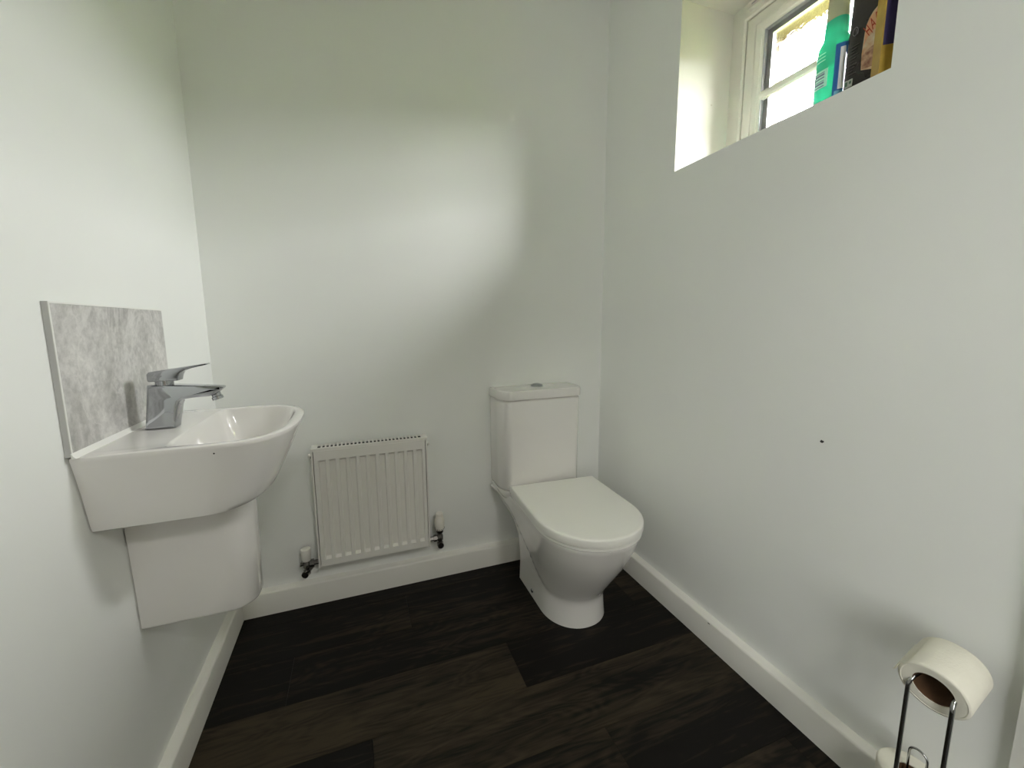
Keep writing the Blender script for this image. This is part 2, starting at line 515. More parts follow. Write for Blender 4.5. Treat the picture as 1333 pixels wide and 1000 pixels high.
# white door in the right wall; only the edge of its casing shows at the photo's right edge
dr = bpy.data.objects.new('door_1', None); COL.objects.link(dr); dr.location = (-.01, -1.66, 0)
struct(dr, 'white painted door casing on the right wall at the photo edge', 'door')
bm = bmesh.new()
cy0, cy1 = -2.02, -1.2925
box(bm, -.0180, -.0002, cy1 - .07, cy1, 0, 2.07); box(bm, -.0180, -.0002, cy0, cy0 + .07, 0, 2.07); box(bm, -.0180, -.0002, cy0 + .07, cy1 - .07, 2.0, 2.07)
build('casing', bm, M_door, dr, bevel=.003)
bm = boxbm(-.012, -.0002, cy0 + .0705, cy1 - .0705, .004, 1.9995); build('door_panel', bm, M_door, dr, bevel=.001)
hb = bmesh.new()
lathe(hb, (-.012, cy1 - .12, 1.0), (-1, 0, 0), [(0, .026), (.008, .026), (.009, .009), (.045, .009)], 20)
tube(hb, [(-.052, cy1 - .12, 1.0), (-.054, cy1 - .15, 1.0), (-.052, cy1 - .23, 1.0)], .009, 10)
build('door_handle', hb, M_chrome, dr, smooth=40)


# ------------------------------------------------------------------ window
def frame_ring(bm, y0, y1, z0, z1, prof):
    """prof: list of (inset, x); mitred ring, closed profile."""
    rings = []
    for d, x in prof:
        k = .74          # the bottom rail stands slimmer, behind the sill
        rings.append([(x, y0 + d, z0 + d * k), (x, y1 - d, z0 + d * k), (x, y1 - d, z1 - d), (x, y0 + d, z1 - d)])
    rings.append(rings[0])
    vs = [[bm.verts.new(p) for p in r] for r in rings[:-1]]
    vs.append(vs[0])
    for a, b in zip(vs[:-1], vs[1:]):
        for i in range(4):
            j = (i + 1) % 4
            bm.faces.new((a[i], a[j], b[j], b[i]))


win = bpy.data.objects.new('window_1', None); COL.objects.link(win); win.location = (.25, (WY0 + WY1) / 2, WZ0)
struct(win, 'small white high window with obscure glass deep in the right wall recess', 'window')
bm = bmesh.new()
frame_ring(bm, WY0, WY1, WZ0, WZ1, [(0, .227), (.020, .227), (.022, .223), (.046, .223), (.050, .226), (.0552, .226), (.0552, .29), (0, .29)])
build('window_frame', bm, M_upvc, win, smooth=25)
bm = bmesh.new()
frame_ring(bm, WY0, WY1, WZ0, WZ1, [(.0552, .240), (.0603, .240), (.0603, .285), (.0552, .285)])
build('gasket', bm, M_gasket, win)
bm = bmesh.new()
frame_ring(bm, WY0, WY1, WZ0, WZ1, [(.0603, .2245), (.088, .2245), (.091, .227), (.094, .223), (.098, .223), (.108, .2275), (.110, .231), (.115, .2335), (.115, .278), (.0603, .278)])
build('sash_frame', bm, M_upvc, win, smooth=25)
bm = bmesh.new()
frame_ring(bm, WY0, WY1, WZ0, WZ1, [(.112, .2338), (.118, .2338), (.118, .246), (.134, .247), (.134, .262), (.112, .262)])
build('spacer_bar', bm, M_spacer, win)
bm = boxbm(.246, .250, WY0 + .113, WY1 - .113, WZ0 + .113 * .74, WZ1 - .113)
build('glass_pane', bm, M_glass, win)
bm = bmesh.new()
prof = [(.2335, 1.803), (.2335, 1.806), (.2300, 1.808), (.2285, 1.813), (.2285, 1.818), (.2300, 1.823), (.2335, 1.825), (.2335, 1.828), (.2459, 1.828), (.2459, 1.803)]
loft(bm, [[(x, y, z) for x, z in prof] for y in (WY0 + .113, WY1 - .113)])
build('glazing_bar', bm, M_upvc, win, smooth=25)
bm = bmesh.new()
box(bm, .207, .2235, -.935, -.474, 2.098, 2.118)
build('trickle_vent', bm, M_upvc, win, bevel=.004)
bm = bmesh.new()
box(bm, .2065, .2075, -.92, -.49, 2.105, 2.109)
build('vent_slot', bm, M_spacer, win)

# ------------------------------------------------------------------ splashback
sp = root('tile_splashback', (-W, -.54, .86), 'grey stone-effect tile splashback on the left wall above the basin', 'splashback')
SY0, SY1, SZ0, SZ1 = -.7365, -.345, .8625, 1.1235
bm = boxbm(-W + .0005, -W + .0092, SY0 + .0025, SY1, SZ0, SZ1 - .0025); build('stone_tile', bm, M_stone, sp)
bm = bmesh.new()
box(bm, -W + .0005, -W + .0096, SY0, SY0 + .0023, SZ0, SZ1); box(bm, -W + .0005, -W + .0096, SY0 + .0023, SY1, SZ1 - .0023, SZ1)
build('edge_trim', bm, M_tiletrim, sp)
bm = bmesh.new()
box(bm, -W + .0093, -W + .0102, SY0 - .0002, SY0 + .0026, SZ0, SZ1 + .0002); box(bm, -W + .0093, -W + .0102, SY0 + .0026, SY1, SZ1 - .003, SZ1 + .0002)
build('trim_lip', bm, M_sealant, sp)
bm = bmesh.new()
prof = [(-W + .0095, .8595), (-W + .0165, .8602), (-W + .0125, .8635), (-W + .0102, .8690), (-W + .0095, .8695)]
loft(bm, [[(x, y, z) for x, z in prof] for y in (SY0 - .002, SY1)])
build('sealant_bead', bm, M_sealant, sp, smooth=60)

# ------------------------------------------------------------------ basin
YC = -0.540


def ray_ring(poly, cx, cy, angs):
    out = []
    n = len(poly)
    for a in angs:
        dx, dy = math.cos(a), math.sin(a); best = None
        for i in range(n):
            x1, y1 = poly[i][0] - cx, poly[i][1] - cy; x2, y2 = poly[(i + 1) % n][0] - cx, poly[(i + 1) % n][1] - cy
            ex, ey = x2 - x1, y2 - y1
            den = dx * ey - dy * ex
            if abs(den) < 1e-12: continue
            t = (x1 * ey - y1 * ex) / den; s = (x1 * dy - y1 * dx) / den
            if t > 0 and -1e-9 <= s <= 1 + 1e-9 and (best is None or t > best): best = t
        out.append((cx + dx * best, cy + dy * best))
    return out


def basin_outline(half, u0, us, uf, e=2.45, rr=0.0, vo=0.0):
    """u off the wall, v along it: straight sides from u0 to us, bowed front to uf."""
    pts = []
    n = 40
    for i in range(n + 1):
        th = -math.pi / 2 + math.pi * i / n
        pts.append((us + (uf - us) * abs(math.cos(th)) ** (2 / e), vo + half * sg(math.sin(th), 2 / e)))
    if rr > 0:
        for i in range(7): a = math.pi / 2 * i / 6; pts.append((u0 + rr - rr * math.sin(a), vo + half - rr + rr * math.cos(a)))
        for i in range(7): a = math.pi / 2 * i / 6; pts.append((u0 + rr - rr * math.cos(a), vo - half + rr - rr * math.sin(a)))
    else:
        pts += [(u0, vo + half), (u0, vo - half)]
    return pts


bs = root('wash_basin', (-W, YC, .43), 'white wall-hung ceramic basin with half pedestal on the left wall', 'basin')
BCX, BCY = 0.19, 0.0


def bring(z, half, u0, us, uf, **k):
    a1 = math.atan2(half, u0 - BCX); a0 = -a1                       # this ring's own rear corners
    angs = [a0 + (a1 - a0) * i / 110 for i in range(111)] + [a1 + (2 * math.pi - 2 * a1) * i / 24 for i in range(1, 24)]
    return [(-W + u, YC + v, z) for u, v in ray_ring(basin_outline(half, u0, us, uf, **k), BCX, BCY, angs)]


ZR = 0.8605
rings = [
    bring(.7085, .150, .004, .15, .235, e=2.5),
    bring(.7095, .1585, .003, .16, .258, e=2.5),
    bring(.7125, .1635, .003, .165, .270, e=2.5),
    bring(.722, .1665, .003, .17, .279, e=2.5),
    bring(.745, .1705, .003, .175, .290, e=2.5),
    bring(.785, .1770, .003, .185, .3095, e=2.5),
    bring(.825, .1855, .003, .195, .3270, e=2.5),
    bring(.850, .1915, .003, .20, .3390, e=2.5),
    bring(.856, .1930, .003, .20, .3415, e=2.5),
    bring(.8592, .1922, .003, .20, .3407, e=2.5),
    bring(ZR, .1895, .003, .20, .3382, e=2.5),
    bring(ZR, .1760, .122, .205, .3205, e=3.0, rr=.020),
    bring(ZR - .0015, .1735, .1255, .205, .3180, e=3.0, rr=.020),
    bring(ZR - .006, .1715, .1290, .205, .3160, e=3.0, rr=.020),
    bring(.835, .1660, .1370, .205, .3040, e=3.0, rr=.022),
    bring(.800, .1570, .1470, .205, .2920, e=3.0, rr=.026),
    bring(.772, .1460, .1560, .205, .2800, e=2.8, rr=.045),
    bring(.757, .1280, .1640, .205, .2620, e=2.6, rr=.045),
    bring(.750, .0900, .1750, .205, .2400, e=2.4, rr=.03),
    bring(.748, .0250, .1800, .195, .2150, e=2.2, rr=.008),
]
bm = bmesh.new(); loft(bm, rings)
build('basin_bowl', bm, M_ceramic, bs, smooth=40)
bm = bmesh.new(); lathe(bm, (-W + .197, YC, .7478), (0, 0, 1), [(0, .021), (.002, .021), (.003, .018), (.0025, .0)][:3], 24)
build('waste_plug', bm, M_chrome, bs, smooth=40)
# overflow slot, set in the back wall of the bowl
bm = bmesh.new()
pts = []
for i in range(20):
    a = 2 * math.pi * i / 20
    pts.append((.0075 * sg(math.cos(a), .8), .0105 * sg(math.sin(a), .8)))
loft(bm, [[(-W + .1335 + .0014 - b * .26, -.566 + a, .8345 + b) for a, b in pts], [(-W + .1335 - .004 - b * .26, -.566 + a * .9, .8345 + b * .9) for a, b in pts]])
build('overflow_hole', bm, M_dark, bs)
bm = bmesh.new(); lathe(bm, (-1.3459, -.7285, .8432), (0, -1, 0), [(0, .0016), (.0016, .0016), (.0019, .001)], 8)
build('speck', bm, M_mark, bs)['label'] = 'tiny dark speck'


def ped_ring(z, half, uf):
    pts = [(.003, -half)]
    r = min(.058, half * .86)
    for i in range(13):
        a = -math.pi / 2 + math.pi / 2 * i / 12
        pts.append((uf - r + r * math.cos(a), -half + r + r * math.sin(a)))
    for i in range(13):
        a = math.pi / 2 * i / 12
        pts.append((uf - r + r * math.cos(a), half - r + r * math.sin(a)))
    pts.append((.003, half))
    return [(-W + u, YC + v, z) for u, v in pts]


bm = bmesh.new()
loft(bm, [ped_ring(.4300, .0555, .2170), ped_ring(.4315, .0575, .2195), ped_ring(.436, .0590, .2215), ped_ring(.56, .0635, .2230), ped_ring(.66, .0690, .2235), ped_ring(.7083, .0715, .2240)])
build('half_pedestal', bm, M_ceramic, bs, smooth=40)

# ------------------------------------------------------------------ basin tap
tp = root('mixer_tap', (-1.497, YC, .8605), 'chrome single-lever mixer tap standing on the basin ledge', 'tap')


def extrude_profile(bm, prof, halfw, r=.007, seg=5):
    """side profile (x,z) swept to half width halfw(x,z), with its long edges rounded by r"""
    n = len(prof)
    area = sum(prof[i][0] * prof[(i + 1) % n][1] - prof[(i + 1) % n][0] * prof[i][1] for i in range(n))
    sgn = 1 if area > 0 else -1
    nor = []
    for i in range(n):
        a, b, c_ = Vector(prof[i - 1]), Vector(prof[i]), Vector(prof[(i + 1) % n])
        e1 = (b - a).normalized(); e2 = (c_ - b).normalized()
        n1 = Vector((-e1.y, e1.x)) * sgn; n2 = Vector((-e2.y, e2.x)) * sgn
        m = (n1 + n2); m = m.normalized() if m.length > 1e-6 else n1
        nor.append(m / max(.6, m.dot(n1)))
    rings = []
    steps = [(-1, k) for k in range(seg, -1, -1)] + [(1, k) for k in range(seg + 1)]
    for sd, k in steps:
        a = math.pi / 2 * k / seg
        ring = []
        for (x, z), m in zip(prof, nor):
            w = halfw(x, z); off = r * (1 - math.cos(a)) * .95
            ring.append((x + m.x * off, YC + sd * (w - r + r * math.sin(a)), z + m.y * off))
        rings.append(ring)
    loft(bm, rings)


bodyp = [(-1.5215, .8606), (-1.5185, .880), (-1.5125, .925), (-1.5085, .9565), (-1.475, .9555), (-1.42, .951), (-1.375, .9462), (-1.371, .9445), (-1.372, .9410), (-1.388, .9275), (-1.400, .9250), (-1.430, .9243), (-1.446, .9225), (-1.454, .917), (-1.4575, .908), (-1.4610, .890), (-1.4655, .868), (-1.4665, .8606)]


def bodyw(x, z):
    w = .0200 if x < -1.455 else .0200 - (x + 1.455) / .085 * .0040
    return w


bm = bmesh.new(); extrude_profile(bm, bodyp, bodyw)
build('tap_body', bm, M_tap, tp, smooth=50)
bm = bmesh.new(); lathe(bm, (-1.3905, YC, .9320), (.28, 0, -1), [(0, .0095), (.009, .0095), (.010, .0115), (.0165, .0115), (.0170, .009)], 24)
build('aerator', bm, M_tap, tp, smooth=40)
bm = bmesh.new(); lathe(bm, (-1.483, YC, .955), (0.02, 0, 1), [(0, .0165), (.0105, .0165)], 28)
build('cartridge_collar', bm, M_tap, tp, smooth=40)
levp = [(-1.5050, .9640), (-1.5065, .9665), (-1.5065, .9800), (-1.5030, .9845), (-1.470, .9890), (-1.430, .9945), (-1.399, .9985), (-1.396, .9975), (-1.399, .9955), (-1.425, .9900), (-1.440, .9860), (-1.4485, .9800), (-1.4520, .9720), (-1.4535, .9640)]
bm = bmesh.new(); extrude_profile(bm, levp, lambda x, z: .0185 if x < -1.47 else .0185 - (x + 1.47) / .075 * .0075, r=.0026, seg=3)
build('lever', bm, M_tap, tp, smooth=40)

# ------------------------------------------------------------------ radiator
rd = root('panel_radiator', (-1.05, -.05, .175), 'white ribbed panel radiator on the back wall between basin and toilet', 'radiator')
RXL, RXR, RZ0, RZ1, RYF, RYB = -1.2601, -.8396, .1748, .637, -.0767, -.024
# ribbed front panel: height-field with eleven pressed channels
xs = [RXL + .009]; px0, pitch = -1.2235, .0351
chx = [px0 + pitch * i for i in range(11)]
for c in chx: xs += [c - .0125, c - .0095, c + .0095, c + .0125]
xs.append(RXR - .009)
zs = [RZ0 + .008, .2080, .2165, .5850, .5930, RZ1 - .010]
bm = bmesh.new()
grid = []
for z in zs:
    row = []
    for x in xs:
        ch = any(abs(x - c) < .0098 for c in chx)
        deep = ch and .215 < z < .586
        row.append(bm.verts.new((x, RYF + (.0100 if deep else 0.0), z)))
    grid.append(row)
for j in range(len(zs) - 1):
    for i in range(len(xs) - 1):
        bm.faces.new((grid[j][i], grid[j][i + 1], grid[j + 1][i + 1], grid[j + 1][i]))
# returned edges of the pressed panel
loop = grid[0] + [r[-1] for r in grid[1:]] + grid[-1][-2::-1] + [r[0] for r in grid[-2:0:-1]]
bk = [bm.verts.new((v.co.x, RYF + .012, v.co.z)) for v in loop]
for i in range(len(loop)):
    j = (i + 1) % len(loop); bm.faces.new((loop[i], loop[j], bk[j], bk[i]))
bm.faces.new(bk[::-1])
build('front_panel', bm, M_rad, rd, smooth=30)
for x0, x1, nm in ((RXL, RXL + .0062, 'side_panel'), (RXR - .0062, RXR, 'side_panel')):
    bm = boxbm(x0, x1, RYF + .004, RYB, RZ0, RZ1 - .001); build(nm, bm, M_rad, rd, bevel=.001)
bm = boxbm(RXL + .006, RXR - .006, RYB - .006, RYB, RZ0 + .006, RZ1 - .012); build('back_panel', bm, M_rad, rd)
# top grille: real slots
bm = bmesh.new()
gz0, gz1 = RZ1 - .0015, RZ1
yA, yB = RYF + .002, RYB + .001
sx0, sx1 = RXL + .022, RXR - .022
sy0, sy1 = yA + .011, yB - .006
box(bm, RXL, RXR, yA, sy0, gz0, gz1); box(bm, RXL, RXR, sy1, yB, gz0, gz1)
box(bm, RXL, sx0, sy0, sy1, gz0, gz1); box(bm, sx1, RXR, sy0, sy1, gz0, gz1)
ns = 27; p = (sx1 - sx0) / ns
for i in range(1, ns): box(bm, sx0 + p * i - .0030, sx0 + p * i + .0030, sy0, sy1, gz0, gz1)
box(bm, RXL, RXR, yA, yA + .001, gz0 - .008, gz0)
build('top_grille', bm, M_rad, rd)
bm = boxbm(RXL + .012, RXR - .012, RYF + .0125, RYB - .0065, RZ1 - .016, RZ1 - .0042); build('slot_shade_plate', bm, M_dark, rd)  # dark plate close under the grille paints the shade inside the slots
for x, s in ((RXL, -1), (RXR, 1)):
    bm = bmesh.new()
    lathe(bm, (x - s * .001, -.050, .606), (s, 0, 0), [(0, .0085), (.006, .0085), (.007, .0075), (.012, .0075), (.0125, .006)], 18)
    pg = build('bleed_plug', bm, M_rad, rd, smooth=40)
    bm = bmesh.new(); lathe(bm, (x + s * .0012, -.055, .603), (s, -.6, 0), [(0, .005), (.0035, .005)], 12)
    build('plug_seal', bm, M_dark, pg)
# thermostatic valve on the right
VX, VY = -.7965, -.052
bm = bmesh.new()
lathe(bm, (VX, VY, .186), (0, 0, 1), [(-.026, .011), (-.024, .0125), (-.010, .0125), (-.008, .010), (.0, .010), (.003, .013), (.020, .013), (.024, .010), (.034, .010), (.036, .0145), (.045, .0145), (.046, .012)], 20)
lathe(bm, (VX, VY, .197), (-1, 0, 0), [(0, .009), (.014, .009), (.0145, .0135), (.027, .0135), (.0275, .009), (.044, .009)], 6)
lathe(bm, (VX, VY, .168), (0, 1, 0), [(-.016, .0125), (-.002, .0125), (0, .009), (.05, .009)], 16)
tv = build('thermostatic_valve', bm, M_brass, rd, smooth=40)
bm = bmesh.new()
lathe(bm, (VX, VY, .231), (.0, 0, 1), [(0, .0135), (.004, .0175), (.010, .0185), (.024, .0205), (.040, .0205), (.052, .0175), (.060, .0155), (.0605, .0140), (.063, .0140), (.0635, .0152), (.072, .0150), (.0745, .0125)], 28)
build('valve_head', bm, mat('valve_head_plastic', (.80, .77, .70), .35), tv, smooth=40)
bm = bmesh.new()
for k in range(14):
    a = 2 * math.pi * k / 14
    lathe(bm, (VX + .0192 * math.cos(a), VY + .0192 * math.sin(a), .2395), (math.cos(a), math.sin(a), 0), [(0, .0021), (.0012, .0021)], 6)
build('grip_holes', bm, mat('head_slot_grey', (.25, .24, .22), .6), tv)
# lockshield valve on the left
VX = -1.3035
bm = bmesh.new()
lathe(bm, (VX, VY, .176), (0, 0, 1), [(-.026, .010), (-.024, .0125), (-.010, .0125), (-.008, .010), (.0, .010), (.003, .013), (.020, .013), (.024, .010), (.030, .010)], 20)
lathe(bm, (VX, VY, .192), (-1, 0, 0), [(0, .006), (.016, .006), (.017, .0075), (.022, .0075)], 12)
lathe(bm, (VX, VY, .192), (1, 0, 0), [(0, .009), (.012, .009), (.0125, .0135), (.026, .0135), (.0265, .009), (.042, .009)], 6)
lathe(bm, (VX, VY, .158), (.35, 1, 0), [(-.020, .0125), (-.004, .0125), (0, .009), (.05, .009)], 16)
lv = build('lockshield_valve', bm, M_brass, rd, smooth=40)
bm = bmesh.new()
lathe(bm, (VX, VY, .206), (0, 0, 1), [(0, .0150), (.002, .0160), (.044, .0178), (.0465, .0172), (.047, .0165)], 24)
build('valve_cap', bm, M_rad, lv, smooth=40)

# ------------------------------------------------------------------ toilet
wc = root('close_coupled_toilet', (-.35, -.25, 0), 'white close-coupled toilet with lid down in the far right corner', 'toilet')


def lerp(a, b, t): return a + (b - a) * t


def tab(z, pts):
    for (za, va), (zb, vb) in zip(pts[:-1], pts[1:]):
        if z <= zb: return lerp(va, vb, max(0, (z - za) / (zb - za)))
    return pts[-1][1]


def sstep(t): t = max(0, min(1, t)); return t * t * (3 - 2 * t)


A_ = [(0, .124), (.03, .1225), (.085, .1205), (.10, .122), (.155, .137), (.20, .150), (.25, .1655), (.30, .176), (.33, .1810), (.378, .1865)]
B_ = [(0, .124), (.03, .1225), (.085, .120), (.12, .121), (.184, .128), (.257, .148), (.31, .166), (.354, .1800), (.378, .1862)]
F_ = [(0, -.478), (.03, -.475), (.085, -.472), (.10, -.476), (.155, -.511), (.20, -.540), (.25, -.571), (.30, -.597), (.33, -.609), (.378, -.6265)]
YR_ = [(0, -.142), (.10, -.140), (.20, -.125), (.27, -.09), (.33, -.03), (.378, -.012)]
LF_ = [(0, .135), (.085, .135), (.155, .165), (.25, .19), (.378, .205)]
YC_ = [(0, -.60), (.085, -.47), (.10, -.40), (.143, -.305), (.22, -.215), (.30, -.12), (.35, -.03), (.378, .05)]


def pan_cx(y, z): return -.352 + (.016 * sstep((y + .60) / .30) - .020 * sstep((y + .16) / .16)) * sstep((z - .08) / .22)


def pan_ring(z, inset=0.0):
    a, b, f, yr, lf, yc = (tab(z, q) for q in (A_, B_, F_, YR_, LF_, YC_))
    a -= inset; b -= inset; f += inset
    ye = f + lf
    pts = []
    ns, ne = 26, 36
    for i in range(ns):
        y = lerp(yr, ye, i / ns)
        w = lerp(b, a, sstep((yc - y) / .035 + .5))
        flare = .018 * sstep((z - .335) / .043) * sstep((y + .15) / .13)
        pts.append((pan_cx(y, z) - w - flare, y, z))
    wa = lerp(b, a, sstep((yc - ye) / .035 + .5))
    for i in range(ne + 1):
        th = math.pi * i / ne
        y = ye - lf * abs(math.sin(th)) ** (2 / 2.1)
        w = lerp(b, a, sstep((yc - y) / .035 + .5))
        pts.append((pan_cx(y, z) - w * sg(math.cos(th), 2 / 2.1), y, z))
    for i in range(ns - 1, -1, -1):
        y = lerp(yr, ye, i / ns)
        w = lerp(b, a, sstep((yc - y) / .035 + .5))
        pts.append((pan_cx(y, z) + w, y, z))
    return pts


bm = bmesh.new()
zl = [0, .004, .015, .03, .05, .07, .082, .092, .10, .11, .12, .135, .15, .165, .18, .20, .22, .24, .26, .28, .30, .315, .33, .345, .36, .372]
loft(bm, [pan_ring(z) for z in zl] + [pan_ring(.3765, .0015), pan_ring(.378, .005)])
pn = build('pan', bm, M_ceramic, wc, smooth=50)
# shelf that carries the cistern


def cist_ring(z, half, yb, yf, r, cx=-.368):
    pts = [(cx - half, yb, z)]
    rx, ry = r
    for i in range(13):
        a = math.pi / 2 * i / 12
        pts.append((cx - half + rx - rx * math.cos(a), yf + ry - ry * math.sin(a), z))
    for i in range(13):
        a = math.pi / 2 * i / 12
        pts.append((cx + half - rx + rx * math.sin(a), yf + ry - ry * math.cos(a), z))
    pts.append((cx + half, yb, z))
    return pts


bm = bmesh.new()
loft(bm, [cist_ring(.335, .150, -.03, -.10, (.03, .05), -.362), cist_ring(.352, .168, -.012, -.135, (.035, .05), -.364), cist_ring(.372, .1790, -.006, -.148, (.04, .06), -.366), cist_ring(.390, .1835, -.004, -.153, (.04, .075)), cist_ring(.3935, .1825, -.004, -.152, (.04, .075))])
build('cistern_shelf', bm, M_ceramic, wc, smooth=45)
bm = bmesh.new()
loft(bm, [cist_ring(.3945, .1780, -.008, -.146, (.045, .075)), cist_ring(.397, .1815, -.005, -.150, (.045, .075)), cist_ring(.403, .1835, -.004, -.1525, (.045, .075)), cist_ring(.60, .1845, -.004, -.1545, (.045, .075)), cist_ring(.7620, .1850, -.004, -.1560, (.045, .075)), cist_ring(.7670, .1820, -.004, -.153, (.045, .075)), cist_ring(.7710, .1740, -.004, -.145, (.045, .075))])
build('cistern', bm, M_ceramic, wc, smooth=40)
bm = bmesh.new()
loft(bm, [cist_ring(.7725, .1855, -.003, -.1575, (.047, .077)), cist_ring(.7735, .1880, -.003, -.1600, (.047, .077)), cist_ring(.7800, .1890, -.003, -.1610, (.047, .077)), cist_ring(.8010, .1890, -.003, -.1610, (.047, .077)), cist_ring(.8065, .1870, -.004, -.1590, (.046, .075)), cist_ring(.8085, .1830, -.007, -.1550, (.044, .072)), cist_ring(.8090, .175, -.014, -.147, (.04, .066))])
build('cistern_lid', bm, M_ceramic, wc, smooth=40)
bm = bmesh.new()
lathe(bm, (-.3625, -.066, .8088), (0, 0, 1), [(0, .027), (.003, .027), (.0045, .0255), (.0095, .020), (.0125, .012), (.0135, .002)], 32)
build('flush_button', bm, M_tap, wc, smooth=40)


def seat_ring(z, inset=0.0, r=0.0):
    a, L1, L2, e = .188 - inset, .274, .195 - inset, 2.074
    pts = []
    n = 48
    pts.append((-a + .0, -.0 - inset))
    for i in range(n + 1):
        th = math.pi * i / n
        pts.append((-a * sg(math.cos(th), 2 / e), -(L1 + L2 * abs(math.sin(th)) ** (2 / e))))
    pts.append((a, -inset))
    c, s = math.cos(-.052), math.sin(-.052)
    return [(-.336 + c * x - s * y, -.163 + s * x + c * y, z) for x, y in pts]


bm = bmesh.new(); loft(bm, [seat_ring(.3795, .010), seat_ring(.3812, .0035), seat_ring(.3895, .0035), seat_ring(.3910, .006)])
build('seat', bm, M_plastic, wc, smooth=40)
bm = bmesh.new(); loft(bm, [seat_ring(.3918, .004), seat_ring(.3930, .0008), seat_ring(.396, 0), seat_ring(.4150, 0), seat_ring(.4185, .0012), seat_ring(.4205, .004), seat_ring(.4213, .010)])
build('seat_lid', bm, M_plastic, wc, smooth=40)
for sx in (-.10, .10):
    bm = bmesh.new(); lathe(bm, (-.335 + sx, -.157, .377), (0, 0, 1), [(0, .013), (.016, .013), (.018, .011)], 18)
    build('seat_hinge', bm, M_chrome, wc, smooth=40)
bm = bmesh.new(); lathe(bm, (-.4735, -.268, .026), (-1, 0, .06), [(0, .0085), (.0035, .0085), (.0055, .0065), (.006, .002)], 18)
build('screw_cap', bm, M_chrome, wc, smooth=40)

# ------------------------------------------------------------------ toilet roll stand and rolls
st = root('toilet_roll_stand', (-.135, -1.23, 0), 'chrome wire toilet roll stand on the floor by the right wall', 'toilet roll stand')
RC = Vector((-.139, -1.232, .418)); th, el = .103, .178
AX = Vector((math.cos(th) * math.cos(el), math.sin(th) * math.cos(el), math.sin(el)))
SD = Vector((-math.sin(th), math.cos(th), 0)); UP = AX.cross(SD)
wr_ = .0034
bm = bmesh.new()
pts = []
hw = .0235
wy0, wy1 = RC.y + .030, RC.y - .0275
wx = -.1425


def roll_pt(d, s, u): return RC + AX * d + SD * s + UP * u


left_top = roll_pt(.012, hw, -.001); right_top = roll_pt(.012, -hw, -.001)
# one continuous wire: foot, upright, through the core, back and down
pL = [(wx + .02, wy0, .006), (wx, wy0, .012), (wx, wy0, .03), (wx, wy0, .20), (wx, wy0, RC.z - .016), (wx + .002, wy0 - .001, RC.z - .006), (wx + .008, wy0 - .003, RC.z + .002)]
pR = [(wx + .02, wy1, .006), (wx, wy1, .012), (wx, wy1, .03), (wx, wy1, .20), (wx, wy1, RC.z - .016), (wx + .002, wy1 + .001, RC.z - .006), (wx + .008, wy1 + .002, RC.z + .002)]
mid = [roll_pt(.03, hw * .95, .002), roll_pt(.088, hw * .9, .002), roll_pt(.102, hw * .6, .002), roll_pt(.105, 0, .002), roll_pt(.102, -hw * .6, .002), roll_pt(.088, -hw * .9, .002), roll_pt(.03, -hw * .95, .002)]
tube(bm, pL + mid + pR[::-1], wr_, 12)
build('upright_wire', bm, M_wire, st, smooth=60)
# spare-roll post loop
SPX, SPY = -.0895, -1.203
bm = bmesh.new()
lp = [(SPX + .006, SPY + .009, .085), (SPX + .006, SPY + .009, .228)] + arc((SPX + .006, SPY - .004, .228), .013, 0, math.pi, (0, 1, 0), (0, 0, 1), 10)[1:] + [(SPX + .006, SPY - .017, .085)]
tube(bm, lp, .0021, 8)
build('spare_roll_post', bm, M_wire, st, smooth=60)
# base ring on the floor and the carrier under the spare roll
bm = bmesh.new()
cx_, cy_ = -.105, -1.215
tube(bm, [(cx_ + .075 * math.cos(2 * math.pi * i / 32), cy_ + .075 * math.sin(2 * math.pi * i / 32), .0035) for i in range(32)], .0034, 8, closed=True)
build('base_ring', bm, M_wire, st, smooth=60)
bm = bmesh.new()
tube(bm, [(SPX + .04 * math.cos(2 * math.pi * i / 24), SPY + .04 * math.sin(2 * math.pi * i / 24), .084) for i in range(24)], .003, 8, closed=True)
tube(bm, [(SPX + .006, SPY + .04, .084), (SPX + .006, SPY - .04, .084)], .003, 8)
for yy in (wy0, wy1): tube(bm, [(wx, yy, .084), (SPX - .02, SPY + (yy - RC.y), .084)], .003, 8)
build('roll_carrier', bm, M_wire, st, smooth=60)


